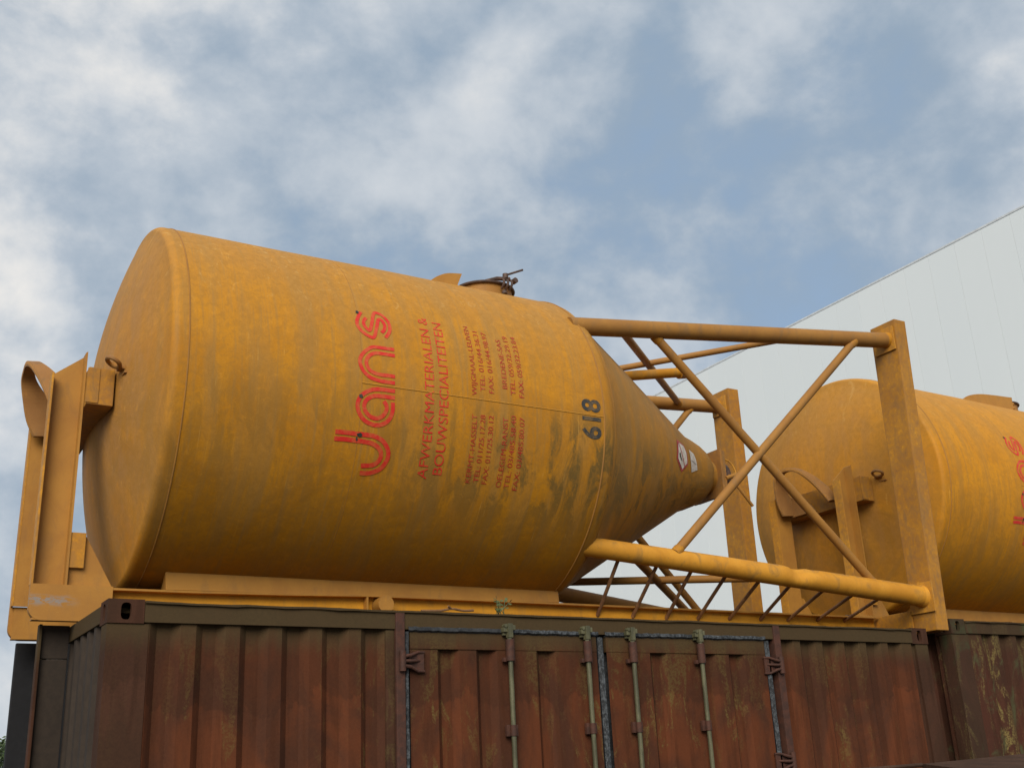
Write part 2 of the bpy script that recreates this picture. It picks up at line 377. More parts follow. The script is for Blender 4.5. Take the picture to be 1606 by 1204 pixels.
# ------------------------------------------------------------------ containers
def oval(cx, cz, rx, rz, n=20):
    pts = []
    for k in range(n):
        a = 2*math.pi*k/n; c, s = math.cos(a), math.sin(a)
        pts.append((cx + rx*(abs(c)**.75)*(1 if c >= 0 else -1), cz + rz*(abs(s)**.55)*(1 if s >= 0 else -1)))
    return pts
def casting_bm(l=.178, w=.162, h=.118):
    bm = bmesh.new()
    # front (y=0) and left (x=0) and right faces have an oval aperture; walls with inner recess
    def face(fn, L):
        outer = [(0, 0), (L, 0), (L, h), (0, h)]; inn = oval(L/2+.012*0, h/2, .026, .042)
        vo = [bm.verts.new(fn(a, b, 0)) for a, b in outer]; vi = [bm.verts.new(fn(a, b, 0)) for a, b in inn]; vd = [bm.verts.new(fn(a, b, .03)) for a, b in inn]
        es = [bm.edges.new((vo[i], vo[(i+1) % 4])) for i in range(4)]; n = len(vi); es += [bm.edges.new((vi[i], vi[(i+1) % n])) for i in range(n)]
        bmesh.ops.triangle_fill(bm, use_beauty=True, edges=es)
        for i in range(n): bm.faces.new((vi[i], vi[(i+1) % n], vd[(i+1) % n], vd[i]))
    face(lambda a, b, d: (a, d, b), l)
    face(lambda a, b, d: (d, w-a, b), w)
    face(lambda a, b, d: (l-d, a, b), w)
    for q in (((0, w, 0), (l, w, 0), (l, w, h), (0, w, h)), ((0, 0, h), (l, 0, h), (l, w, h), (0, w, h)), ((0, 0, 0), (l, 0, 0), (l, w, 0), (0, w, 0))):
        bm.faces.new([bm.verts.new(p) for p in q])
    bmesh.ops.remove_doubles(bm, verts=bm.verts[:], dist=1e-5)
    return bm
def corr_line(x0, x1, valleys, top=.035, sl=.042):
    pts = [(x0, 0.)]
    for v in valleys:
        pts += [(v-top-sl, 0.), (v-top, .035), (v+top, .035), (v+top+sl, 0.)]
    pts.append((x1, 0.)); return [p for p in pts if x0-1e-6 <= p[0] <= x1+1e-6]
def corrugated(bm, line, z0, z1, y=0., flip=None, nz=1, wob=0.):
    rows = []
    for j in range(nz+1):
        z = z0+(z1-z0)*j/nz
        rows.append([bm.verts.new((x, y+d+wob*mnoise.noise(Vector((x*1.5, z*1.2, y+3.3))), z) if flip is None else flip(x, d, z)) for x, d in line])
    for a, b in zip(rows, rows[1:]):
        for i in range(len(a)-1): bm.faces.new((a[i], a[i+1], b[i+1], b[i]))
def wavy_rail(bm, x0, x1, y0, y1, z0, z1, amp, n=90, seed=0):
    prev = None
    for i in range(n+1):
        x = x0+(x1-x0)*i/n
        dz = amp*(mnoise.noise(Vector((x*3.1, seed, 0))) + .5*mnoise.noise(Vector((x*9, seed, 5)))); dy = amp*1.2*mnoise.noise(Vector((x*4.3, 3, seed)))
        dl = amp*1.2*max(0, mnoise.noise(Vector((x*7, 7, seed))))
        ring = [bm.verts.new(p) for p in ((x, y0, z0), (x, y0, z1-.016), (x, y0-.012+dy, z1-.010+dz-dl), (x, y0-.012+dy, z1+dz), (x, y1, z1), (x, y1, z0))]
        if prev:
            for k in range(6): bm.faces.new((prev[k], prev[(k+1) % 6], ring[(k+1) % 6], ring[k]))
        else: bm.faces.new(ring[::-1])
        prev = ring
    bm.faces.new(prev)

def container(label, loc, W_, Hc, body, frame, doors, cast0, end='corr', group='shipping containers in the row'):
    Lc = 6.058
    t = thing('shipping_container', label, 'container', loc, None, group)
    for i, (x, y) in enumerate(((0, 0), (Lc-.178, 0), (0, W_-.162), (Lc-.178, W_-.162))):
        for z in (Hc-.118, 0):
            if cast0 is None or not isinstance(cast0, list): pass
            o = obj('corner_casting', casting_bm(), frame, t); o.location = (x, y-.004 if y == 0 else y+.004, z)
    for x in (0, Lc-.20):
        for y, s in ((.004, 1), (W_-.004, -1)):
            bm = bmesh.new()
            prism(bm, [(x+.003 if x == 0 else x+.06, y, .118), (x+.205 if x == 0 else x+.197, y, .118), (x+.205 if x == 0 else x+.197, y+s*.05, .118), (x+.06 if x == 0 else x+.197, y+s*.12, .118), (x+.003 if x == 0 else x+.06, y+s*.12, .118)], (0, 0, Hc-.118*2-.002))
            obj('corner_post', bm, frame, t)
    if True:                                                       # the slim inner flange beside the right post
        bm = bmesh.new(); box(bm, (Lc-.225, .022, .15), (Lc-.141, .06, Hc-.116)); obj('post_flange', bm, frame, t)
    zr = Hc-.112
    bm = bmesh.new(); wavy_rail(bm, .180, Lc-.180, -.006, .06, zr, Hc-.010, .006, 110, loc[0]); obj('top_rail', bm, frame, t)
    bm = bmesh.new(); box(bm, (.18, W_-.06, zr), (Lc-.18, W_-.004, Hc-.01), .004); obj('top_rail', bm, frame, t)
    for y0, y1 in ((.004, .06), (W_-.06, W_-.004)):
        bm = bmesh.new(); box(bm, (.18, y0, .02), (Lc-.18, y1, .17), .004); obj('bottom_rail', bm, frame, t)
    for x0, x1 in ((.004, .06), (Lc-.06, Lc-.004)):
        bm = bmesh.new(); box(bm, (x0, .163, Hc-.10), (x1, W_-.163, Hc-.012), .004); obj('end_header', bm, frame, t)
        bm = bmesh.new(); box(bm, (x0, .163, .02), (x1, W_-.163, .15), .004); obj('end_sill', bm, frame, t)
    bm = bmesh.new(); box(bm, (.061, .061, Hc-.060), (Lc-.061, W_-.061, Hc-.035)); obj('roof', bm, frame, t)
    bm = bmesh.new(); box(bm, (.061, .061, .06), (Lc-.061, W_-.061, .12)); obj('floor', bm, frame, t)
    # right end and back wall
    bm = bmesh.new(); n = int((W_-.3)/.23)
    corrugated(bm, corr_line(.12, W_-.12, [.27+.23*k for k in range(n)]), .15, Hc-.10, 0, lambda a, d, z: (Lc-.02-d, a, z)); obj('end_wall', bm, body, t)
    bm = bmesh.new(); corrugated(bm, corr_line(.2, Lc-.2, [.30+.23*k for k in range(24)]), .17, zr, 0, lambda a, d, z: (a, W_-.02-d, z)); obj('back_wall', bm, body, t)
    # left end
    bm = bmesh.new(); corrugated(bm, corr_line(.12, W_-.12, [.23+.17*k for k in range(int((W_-.35)/.17))], .028, .03), .15, Hc-.10, 0, lambda a, d, z: (.012+d, a, z)); obj('end_wall', bm, M['dark_end'] if end == 'plate' else body, t)
    if end == 'plate':
        d = thing('door', '', ''); d.parent = t
        for kk in ('label', 'category'): del d[kk]
        bm = bmesh.new(); box(bm, (-.148, .950, .12), (.0, .975, 2.395), .004); obj('door_skin', bm, M['dark_end'], d)
        bm = bmesh.new(); box(bm, (-.148, .947, 2.401), (.0, .975, 2.582), .004); obj('door_skin', bm, M['dark_end'], d)
        bm = bmesh.new(); box(bm, (-.164, .915, .12), (-.1485, .980, 2.583), .004); obj('door_edge', bm, M['rust_frame'], d)
        d = thing('door', '', ''); d.parent = t; d['label'] = 'black door leaf standing open at the left end'
        del d['category']
        bm = bmesh.new(); box(bm, (XB0, 1.90, .12), (.0, 1.945, ZB), .006); obj('door_skin', bm, M['navy'], d)
    if not doors:
        bm = bmesh.new(); corrugated(bm, corr_line(.19, Lc-.20, [.456+.2295*k for k in range(23)]), .17, zr+.001, .010, None, 8, .006); obj('side_wall', bm, body, t, True)
        return t
    # ---- long side with a pair of doors in the middle
    for x0, x1, val in ((.19, 1.555, [.29, .522, .752, .980, 1.205, 1.431]), (4.495, Lc-.19, [4.557+.01, 4.785, 5.010, 5.232, 5.454, 5.682])):
        bm = bmesh.new(); corrugated(bm, corr_line(x0, x1, val), .17, zr+.001, .010, None, 10, .010); obj('side_wall', bm, body, t, True)
    bm = bmesh.new(); box(bm, (1.500, .002, .17), (1.556, .03, zr-.005), .012); obj('side_wall_edge', bm, frame, t)
    for x0, x1, lab in ((1.556, 1.612, None), (4.440, 4.500, None)):
        bm = bmesh.new(); box(bm, (x0, -.016, .03), (x1, .05, Hc-.012), .006); obj('door_pillar', bm, M['fitting'], t)
    bm = bmesh.new(); box(bm, (1.612, .052, .15), (4.440, .064, Hc-.012)); obj('door_recess', bm, M['seal_dark'], t)
    z0, z1 = .18, Hc-.125
    def rods(par, xs):
        for x in xs:
            bm = bmesh.new(); tube(bm, [(x, -.040, .12), (x, -.040, Hc-.150)], .0145, 12); obj('locking_rod', bm, M['bar'], par, True)
            bm = bmesh.new(); tube(bm, [(x, -.040, Hc-.283), (x, -.040, Hc-.160)], .026, 12); box(bm, (x-.040, -.030, Hc-.287), (x+.040, -.006, Hc-.262), .003)
            tube(bm, [(x+.034, -.022, Hc-.29), (x+.034, -.022, Hc-.15)], .008, 8); obj('rod_sleeve', bm, M['fitting'], par, True)
            bm = bmesh.new(); box(bm, (x-.016, -.058, Hc-.150), (x+.016, -.024, Hc-.068), .004); box(bm, (x-.042, -.048, Hc-.118), (x-.014, -.008, Hc-.090), .006)
            box(bm, (x+.012, -.050, Hc-.106), (x+.040, -.008, Hc-.076), .006); box(bm, (x-.034, -.030, Hc-.135), (x+.034, -.006, Hc-.120), .003); cyl(bm, (x-.030, -.055, Hc-.082), (0, 1, 0), .011, .03, 10); obj('cam_keeper', bm, M['bar'], par)
            for zg in (Hc-.672, .75):
                bm = bmesh.new(); tube(bm, [(x, -.040, zg-.030), (x, -.040, zg+.030)], .020, 12); box(bm, (x-.038, -.030, zg-.032), (x+.038, -.006, zg+.032), .004); obj('rod_guide', bm, M['fitting'], par, True)
    def leaf(xa, xb, val, xr, hx, side):
        d = thing('door', '', '', (0, 0, 0)); d.parent = t
        for kk in ('label', 'category'): del d[kk]
        bm = bmesh.new()
        zt = Hc-.217                                               # corrugations stop under a flat head rail
        corrugated(bm, corr_line(xa+.010, xb-.010, val, .034, .036), z0+.10, zt, .006, None, 10, .006)
        obj('door_skin', bm, body, d, True)
        for za, zb in ((zt-.001, z1), (z0, z0+.10)):
            bm = bmesh.new(); box(bm, (xa+.010, .002, za), (xb-.010, .036, zb), .003); obj('door_frame', bm, body, d)
        rods(d, xr)
        for zh in (2.302, 1.679, 1.0, .40):                        # forked strap hinges
            bm = bmesh.new(); s = 1 if side == 'L' else -1
            for a, b in ((.040, .050), (0, .004), (-.040, -.054)):
                tube(bm, [(hx, -.030, zh+a*.6), (hx+s*.05, -.032, zh+a*.8), (hx+s*.10, -.014, zh+b), (hx+s*.145 - (s*.03 if a == 0 else 0), -.008, zh+b)], [.010, .010, .008, .007], 8)
            prism(bm, [(hx+s*.02, -.004, zh+.030), (hx+s*.14, -.004, zh+.050), (hx+s*.14, -.004, zh-.052), (hx+s*.02, -.004, zh-.030)], (0, -.008, 0))
            cyl(bm, (hx, -.028, zh-.055), (0, 0, 1), .019, .11, 12)
            obj('hinge', bm, M['fitting'], d, True)
        return d
    dl = leaf(1.640, 2.950, [1.897, 2.151, 2.565], (2.284, 2.842), 1.590, 'L')
    dr = leaf(3.005, 4.365, [3.426, 3.844, 4.097], (3.190, 3.748), 4.468, 'R')
    def seal(par, a, b, mat):
        bm = bmesh.new(); x0, zz0, x1, zz1 = a[0], a[1], b[0], b[1]; n = 60
        vert = (zz1-zz0) > (x1-x0); prev = None
        for i in range(n+1):
            f = i/n; w = .004*mnoise.noise(Vector((f*30, x0, zz0)))
            if vert: ring = [(x0+w, .006, zz0+(zz1-zz0)*f), (x0+.3*(x1-x0)+w, -.012, zz0+(zz1-zz0)*f), (x0+.7*(x1-x0)+w, -.012, zz0+(zz1-zz0)*f), (x1+w, .006, zz0+(zz1-zz0)*f)]
            else: ring = [(x0+(x1-x0)*f, .006, zz0+w), (x0+(x1-x0)*f, -.014, zz0+.3*(zz1-zz0)+w), (x0+(x1-x0)*f, -.014, zz0+.7*(zz1-zz0)+w), (x0+(x1-x0)*f, .006, zz1+w)]
            ring = [bm.verts.new(p) for p in ring]
            if prev:
                for k in range(3): bm.faces.new((prev[k], prev[k+1], ring[k+1], ring[k]))
            prev = ring
        obj('door_seal', bm, mat, par, True)
    seal(dl, (1.636, z1-.004), (2.255, z1+.036), M['seal_dark']); seal(dl, (2.312, z1-.004), (2.950, z1+.036), M['seal'])
    seal(dl, (1.614, z0), (1.640, z1-.15), M['seal']); seal(dl, (1.614, z1-.15), (1.645, z1), M['seal_dark'])
    seal(dl, (2.950, z0), (2.990, z1-.005), M['seal'])
    seal(dr, (3.0, z1-.004), (4.36, z1+.036), M['seal']); seal(dr, (4.362, z0), (4.395, z1), M['seal'])
    return t
XB0 = -.139; ZB = 2.598
c1 = container('rust-red shipping container with double doors in its side, under the big yellow silo', (0, 0, 0), 2.09, 2.591, M['rust1'], M['rust_frame'], True, None, 'plate')
c2 = container('patchy green and brown shipping container at the right edge under the second silo', (6.544, .142, 0), 2.438, 2.70, M['rust2'], M['rust2_frame'], False, None)

# ------------------------------------------------------------------ the silo, built in its own frame: x along the axis, y away from the camera, z up
def skin(u, s, lift=0.): a = s/R; r = R+lift; return (u, -r*math.cos(a), r*math.sin(a))
LOGO = {"J": [[[1.234, -0.364], [1.311, -0.362], [1.372, -0.363], [1.434, -0.362], [1.492, -0.367], [1.543, -0.39], [1.575, -0.428], [1.588, -0.466], [1.581, -0.508], [1.555, -0.552], [1.512, -0.579], [1.471, -0.591], [1.426, -0.593]], [[1.233, -0.405], [1.307, -0.402], [1.373, -0.403], [1.42, -0.404], [1.468, -0.409], [1.509, -0.425], [1.535, -0.452], [1.541, -0.485], [1.525, -0.519], [1.49, -0.54], [1.425, -0.549]]],
 "a": [[[1.596, -0.076], [1.508, -0.076], [1.45, -0.085], [1.403, -0.109], [1.371, -0.141], [1.357, -0.183], [1.365, -0.223], [1.39, -0.262], [1.43, -0.288], [1.484, -0.298], [1.535, -0.284], [1.571, -0.248], [1.586, -0.198], [1.584, -0.148]], [[1.597, -0.118], [1.529, -0.118], [1.471, -0.121], [1.433, -0.135], [1.408, -0.161], [1.4, -0.191], [1.412, -0.224], [1.441, -0.249], [1.484, -0.257], [1.521, -0.240], [1.543, -0.206], [1.544, -0.174], [1.525, -0.148]]],
 "n": [[[1.6, 0.202], [1.535, 0.202], [1.461, 0.198], [1.42, 0.174], [1.384, 0.135], [1.366, 0.087], [1.382, 0.036], [1.415, 0.002], [1.454, -0.016], [1.517, -0.024], [1.595, -0.024]], [[1.601, 0.160], [1.532, 0.160], [1.478, 0.158], [1.438, 0.141], [1.414, 0.109], [1.409, 0.074], [1.425, 0.042], [1.454, 0.024], [1.498, 0.017], [1.547, 0.018], [1.596, 0.018]]],
 "s": [[[1.407, 0.461], [1.38, 0.411], [1.367, 0.366], [1.375, 0.327], [1.405, 0.292], [1.452, 0.268], [1.474, 0.278], [1.494, 0.339], [1.517, 0.418], [1.538, 0.419], [1.555, 0.381], [1.547, 0.343], [1.526, 0.316]], [[1.435, 0.417], [1.413, 0.381], [1.417, 0.345], [1.446, 0.318], [1.467, 0.375], [1.49, 0.458], [1.512, 0.476], [1.552, 0.460], [1.583, 0.413], [1.588, 0.363], [1.578, 0.326], [1.55, 0.281]]]}
LINES = [('AFWERKMATERIALEN &', 1.862, -.591, .504, .068, 0), ('BOUWSPECIALITEITEN', 1.961, -.557, .479, .068, 0),
 ('KERMT-HASSELT', 2.165, -.588, -.153, .037, 1), ('TEL: 011/25.17.28', 2.224, -.580, -.150, .037, 1), ('FAX: 011/25.30.12', 2.284, -.585, -.147, .037, 1),
 ('OELEGEM-RANST', 2.390, -.597, -.147, .038, 1), ('TEL: 03/485.58.40', 2.449, -.600, -.128, .038, 1), ('FAX: 03/485.80.07', 2.512, -.607, -.132, .038, 1),
 ('WIJGMAAL-LEUVEN', 2.162, -.029, .496, .036, 1), ('TEL: 016/44.36.31', 2.225, .005, .462, .037, 1), ('FAX: 016/44.98.97', 2.288, .001, .465, .037, 1),
 ('BREDENE-SAS', 2.389, .046, .422, .037, 1), ('TEL: 059/32.29.19', 2.449, .010, .463, .038, 1), ('FAX: 059/32.23.84', 2.513, .0, .471, .038, 1),
 ('618', 3.108, -.213, .062, .150, 2)]
def text_mesh(body, ub, s0, s1, cap, kind):
    cu = bpy.data.curves.new('txt', 'FONT'); cu.body = body; cu.size = 1; cu.resolution_u = 4
    cu.offset = (-.003, -.001, .022)[kind]
    o = bpy.data.objects.new('txt', cu); COL.objects.link(o); dg = bpy.context.evaluated_depsgraph_get(); dg.update()
    me = bpy.data.meshes.new_from_object(o.evaluated_get(dg)); bm = bmesh.new(); bm.from_mesh(me)
    bpy.data.objects.remove(o); bpy.data.curves.remove(cu); bpy.data.meshes.remove(me)
    xs = [v.co.x for v in bm.verts]; x0, x1 = min(xs), max(xs); capu = .729
    if body == '618': ys = [v.co.y for v in bm.verts]; capu = max(ys)
    for v in bm.verts:
        s = s0+(s1-s0)*(v.co.x-x0)/(x1-x0); u = ub-cap*v.co.y/capu
        v.co = skin(u, s, .0025)
    return bm
def words(bm, L):
    if ' ' not in L[0]: return [bm]
    ang = lambda v: math.atan2(v.co.z, -v.co.y)*R
    iv = sorted((min(map(ang, f.verts)), max(map(ang, f.verts))) for f in bm.faces); end = iv[0][1]; gaps = []
    for lo, hi in iv:
        if lo > end: gaps.append((lo-end, end, lo))
        end = max(end, hi)
    gaps.sort(reverse=True)
    cut = (gaps[0][1]+gaps[0][2])/2; out = []
    for side in (0, 1):
        c = bm.copy(); bmesh.ops.delete(c, geom=[v for v in c.verts if (ang(v) > cut) == bool(side)], context='VERTS'); out.append(c)
    bm.free(); return out
def ribbon(bm, path, w):
    pts = catmull([(a, b, 0) for a, b in path], 6); prev = None
    for i, p in enumerate(pts):
        t = (pts[min(i+1, len(pts)-1)]-pts[max(i-1, 0)]).normalized(); n = Vector((-t.y, t.x, 0))
        a, b = p+n*w/2, p-n*w/2; cur = (bm.verts.new(skin(a.x, a.y, .0025)), bm.verts.new(skin(b.x, b.y, .0025)))
        if prev: bm.faces.new((prev[0], prev[1], cur[1], cur[0]))
        prev = cur
UA, UB_ = 3.142, 4.63
def cone_r(u): return 1.1246-.5845*(u-3.275)
def head_u(r): return .0435+3.321-math.sqrt(3.321**2-r*r)
def head_prof():
    pr = [(head_u(R*.965*k/16), R*.965*k/16) for k in range(17)]
    u1, r1 = pr[-1]
    for f in range(1, 9):                                          # knuckle
        a = f/8*math.pi/2; pr.append((u1+(.300-u1)*(1-math.cos(a)*1.0) if False else u1+(.300-u1)*(1-math.cos(a)), r1+(R-r1)*math.sin(a)))
    return pr
def make_silo(label, group):
    t = thing('mortar_silo', label, 'silo', (0, 0, 0), None, group)
    # --- tank
    bm = bmesh.new()
    prof = head_prof()+[(.345, R)]+[(.345+(UA-.345)*k/12, R) for k in range(1, 13)]+[(3.19, 1.184), (3.235, 1.163), (3.275, 1.1246)]
    prof += [(3.275+(UB_-3.275)*k/8, cone_r(3.275+(UB_-3.275)*k/8)) for k in range(1, 9)]+[(4.72, .305), (4.81, .270), (4.88, .232), (4.925, .195), (4.945, .165), (4.95, .150), (5.0, .148)]
    lathe_u(bm, prof, 144)
    for v in bm.verts:
        if .4 < v.co.x < 4.6:
            rr = math.hypot(v.co.y, v.co.z); d = (.0035 if v.co.y > -.6 or v.co.x > 3.2 else 0)*mnoise.noise(Vector((v.co.x*1.7, v.co.y*1.3, v.co.z*1.3)))*min(1, (v.co.x-.4)*3)
            v.co.y *= 1+d/rr; v.co.z *= 1+d/rr
    tank = obj('tank_body', bm, M['tank'], t, True)
    def seam(pts, r=.004, mat=None):
        bm = bmesh.new(); tube(bm, pts, r, 6); obj('weld_seam', bm, mat or M['frame_dirty'], tank, True)
    for u, rr, q in ((.345, R, .0045), (1.380, R-.0012, .0022), (UA, R, .006), (3.262, 1.137, .004)):
        seam([(u, -rr*math.cos(a), rr*math.sin(a)) for a in [(-1.6+3.2*k/90) for k in range(91)]], q)
    seam([skin(u, -.0424*R, .001) for u in [1.38+(3.142-1.38)*k/8 for k in range(9)]], .0032, M['weld'])
    # --- lettering
    bm = bmesh.new()
    for ch, w in (('J', .0275), ('a', .0255), ('n', .0235), ('s', .0225)):
        for path in LOGO[ch]: ribbon(bm, path, w)
    obj('logo_lettering', bm, M['red'], tank, label='big red double-line Jans logo')
    for L in LINES:
        for wb in words(text_mesh(*L), L):
            o = obj('lettering', wb, M[('red', 'red_thin', 'black_num')[L[5]]], tank)
            if L[5] == 2: o['label'] = 'black stencilled number 618'
    bm = bmesh.new(); rnd = random.Random(3)
    for u, s, a, b in ((1.376, -.135, .012, .013), (1.386, -.366, .016, .011), (1.378, .452, .010, .014), (1.372, -.392, .006, .012)):
        n = 14; bm.faces.new([bm.verts.new(skin(u+a*rnd.uniform(.7, 1.3)*math.cos(6.283*k/n), s+b*rnd.uniform(.7, 1.3)*math.sin(6.283*k/n), .0050)) for k in range(n)])
    obj('tar_spot', bm, M['tar'], tank)
    # --- stickers on the cone
    def cskin(u, th, l=.004): r = cone_r(u)+l; return (u, -r*math.cos(th), r*math.sin(th))
    def patch(name, P, mat, l, par=tank, label=None):
        bm = bmesh.new(); bm.faces.new([bm.verts.new(cskin(a, b, l)) for a, b in P]); tri(bm)
        bmesh.ops.subdivide_edges(bm, edges=bm.edges[:], cuts=2, use_grid_fill=True)
        for v in bm.verts:
            rr = math.hypot(v.co.y, v.co.z); k = (cone_r(v.co.x)+l)/rr; v.co.y *= k; v.co.z *= k
        return obj(name, bm, mat, par, label=label)
    D1 = [(4.290, .205), (4.410, .205), (4.452, .085), (4.452, -.130), (4.338, -.285), (4.247, -.110)]
    cc = (sum(a for a, b in D1)/6, sum(b for a, b in D1)/6)
    patch('hazard_sticker', D1, M['sticker_red'], .004, label='diamond sticker with red border')
    patch('sticker_print', [(cc[0]+(a-cc[0])*.80, cc[1]+(b-cc[1])*.84) for a, b in D1], M['sticker'], .007)
    patch('sticker_print', [(4.300, .17), (4.312, .17), (4.392, -.20), (4.380, -.20)], M['sticker_red'], .010)
    patch('sticker_print', [(4.295, -.01), (4.318, .01), (4.322, -.05), (4.345, -.12), (4.322, -.10), (4.300, -.06)], M['tar'], .010)
    patch('paper_sticker', [(4.505, .200), (4.590, .190), (4.618, .045), (4.632, -.170), (4.520, -.255), (4.508, -.01)], M['sticker'], .005, label='torn blank white sticker')
    patch('sticker_print', [(4.520, -.010), (4.612, -.045), (4.613, -.058), (4.521, -.024)], M['scrap'], .008)
    # --- outlet: square flange, valve, lever
    v = thing('outlet_valve', '', ''); v.parent = t
    for kk in ('label', 'category'): del v[kk]
    bm = bmesh.new(); box(bm, (5.0, -.20, -.20), (5.022, .20, .20), .003); obj('flange', bm, M['rusty_yellow'], v)
    bm = bmesh.new(); box(bm, (5.022, -.19, -.19), (5.060, .19, .19), .004); obj('flange', bm, M['rusty_yellow'], v)
    bm = bmesh.new(); cyl(bm, (5.060, 0, 0), (1, 0, 0), .135, .10, 28); obj('valve_body', bm, M['dark_steel'], v, True)
    bm = bmesh.new(); tube(bm, catmull([(5.06, -.16, .13), (5.13, -.17, .10), (5.17, -.18, .02), (5.14, -.19, -.04), (5.08, -.19, -.02)], 5), .008, 8); tube(bm, [(5.05, -.19, -.05), (5.16, -.20, -.01)], .018, 10); obj('valve_shackle', bm, M['frame'], v, True)
    bm = bmesh.new(); tube(bm, [(5.12, -.18, -.02), (5.16, -.19, -.10), (5.30, -.20, -.27)], .013, 10); obj('valve_lever', bm, M['frame'], v, True)
    # --- manhole on top
    hx, hy, hz = 2.82, -.15, 1.235
    h = thing('manhole', '', ''); h.parent = t
    for kk in ('label', 'category'): del h[kk]
    bm = bmesh.new(); cyl(bm, (hx, hy, 1.0), (0, 0, 1), .222, hz-1.0, 48); obj('collar', bm, M['frame_dirty'], h, True)
    bm = bmesh.new(); pr = [(.233, hz-.012), (.236, hz), (.225, hz+.012), (.15, hz+.028), (.0, hz+.034)]; seg = 48; rings = []
    for r, z in pr: rings.append([bm.verts.new((hx+r*math.cos(6.2832*k/seg), hy+r*math.sin(6.2832*k/seg), z)) for k in range(seg)] if r else [bm.verts.new((hx, hy, z))])
    for a, b in zip(rings, rings[1:]):
        for k in range(seg):
            if len(b) == 1: bm.faces.new((a[k], a[(k+1) % seg], b[0]))
            else: bm.faces.new((a[k], a[(k+1) % seg], b[(k+1) % seg], b[k]))
    bm.faces.new(rings[0][::-1]); obj('lid', bm, M['dark_steel'], h, True)
    bm = bmesh.new(); tube(bm, [(hx+.236*math.cos(a), hy+.236*math.sin(a), hz-.004) for a in [6.2832*k/48 for k in range(49)]], .011, 8); obj('clamp_ring', bm, M['dark_steel'], h, True)
    ca = math.atan2(-.21, .06); cx_, cy_ = hx+.24*math.cos(ca), hy+.24*math.sin(ca)
    bm = bmesh.new(); tube(bm, [(cx_-.16, cy_+.02, hz+.000), (cx_-.08, cy_-.01, hz+.022), (cx_+.03, cy_-.015, hz+.034)], [.012, .016, .018], 8)
    for dx in (-.035, 0., .035):
        tube(bm, catmull([(cx_+dx, cy_-.01, hz+.03), (cx_+dx+.005, cy_-.034, hz+.005), (cx_+dx, cy_-.034, hz-.030), (cx_+dx-.005, cy_-.005, hz-.055)], 4), .0095, 8)
    cyl(bm, (cx_+.055, cy_-.02, hz+.012), (.2, -1, .1), .022, .04, 12); cyl(bm, (cx_-.005, cy_-.015, hz+.035), (0, 0, 1), .022, .036, 10); cyl(bm, (cx_-.02, cy_-.01, hz-.075), (0, -.4, -1), .02, .03, 10)
    obj('clamp_bolt', bm, M['dark_steel'], h, True)
    bm = bmesh.new(); tube(bm, [(cx_-.01, cy_-.015, hz+.058), (cx_+.15, cy_-.02, hz+.135)], .0085, 8); obj('clamp_handle', bm, M['dark_steel'], h, True)
    # --- splash fin beside the manhole
    bm = bmesh.new(); top = catmull([(2.195, 1.078, 0), (2.25, 1.120, 0), (2.33, 1.158, 0), (2.447, 1.176, 0)], 6)
    prism(bm, [(a.x, -.505, a.y) for a in top]+[(2.402, -.505, 1.06), (2.195, -.505, 1.06)], (0, .012, 0)); obj('splash_fin', bm, M['frame'], t)
    # --- legs of the cone end, X braces and rungs
    r_end = lambda r: r[1] if isinstance(r, tuple) else r
    def tb(name, pts, r, mat, dent=None, seg=20):
        bm = bmesh.new(); a, b = Vector(pts[0]), Vector(pts[1]); n = max(2, int((b-a).length/.06)) if dent else 1
        P = [a+(b-a)*k/n for k in range(n+1)]; tube(bm, P, [r[0]+(r[1]-r[0])*k/n for k in range(n+1)] if isinstance(r, tuple) else r, seg)
        e = (b-a).normalized(); tube(bm, [b-e*.045, b-e*.030, b], [r_end(r)*.99, r_end(r)*1.05, r_end(r)*1.14], seg, False)
        if dent:
            for q, rad_, amt in dent:
                q = Vector(q)
                for v in bm.verts:
                    d = (v.co-q).length
                    if d < rad_: v.co += Vector((0, 1, -.55)).normalized()*amt*(1-(d/rad_)**2)**2
        return obj(name, bm, M[mat], t, True)
    TF = (Vector((3.10, -.889, .724)), Vector((6.324, -1.0, 1.092))); BF = (Vector((3.10, -.732, -.832)), Vector((6.324, -.926, -1.095)))
    TB = (Vector((3.10, .787, .788)), Vector((6.28, 1.20, 1.165))); BB = (Vector((3.10, .787, -.79)), Vector((6.28, 1.20, -1.09)))
    tb('support_tube', TF, .066, 'frame_dirty'); tb('support_tube', TB, .064, 'frame_dirty'); tb('support_tube', BB, .066, 'frame_dirty')
    dp = BF[0]+(BF[1]-BF[0])*.60+Vector((0, -.055, .045))
    tb('support_tube', BF, (.069, .083), 'frame_scuffed', [(dp, .13, .040), (dp+Vector((.16, -.01, 0)), .08, .014), (dp+Vector((-.1, .01, .0)), .07, -.010)], 28)
    at = lambda T, f: T[0]+(T[1]-T[0])*f
    for a, b, r in ((at(TF, .228)+Vector((0, .022, 0)), at(BF, .870)+Vector((0, .022, 0)), .034), (at(TF, .880)+Vector((0, -.026, 0)), at(BF, .250)+Vector((0, -.026, 0)), .034), (at(TB, .20), at(BB, .855), .033), (at(TB, .885), at(BB, .25), .033),
                    (at(TF, .138), at(TB, .825), .031), (at(TF, .685), at(TB, .10), .026), (at(BF, .150), at(BB, .805), .033), (at(BF, .596), at(BB, .12), .030)):
        o = tb('brace', (a, b), r, 'frame_dirty', None, 14); e = (b-a).normalized()
        bm = bmesh.new(); bm.from_mesh(o.data)                     # weld fillets where the brace meets the tubes
        tube(bm, [a+e*.05, a+e*.098, a+e*.116], [r*1.2, r*1.16, r*1.01], 14, False); tube(bm, [b-e*.116, b-e*.098, b-e*.05], [r*1.01, r*1.16, r*1.2], 14, False)
        for f in bm.faces: f.smooth = True
        bm.to_mesh(o.data); bm.free()
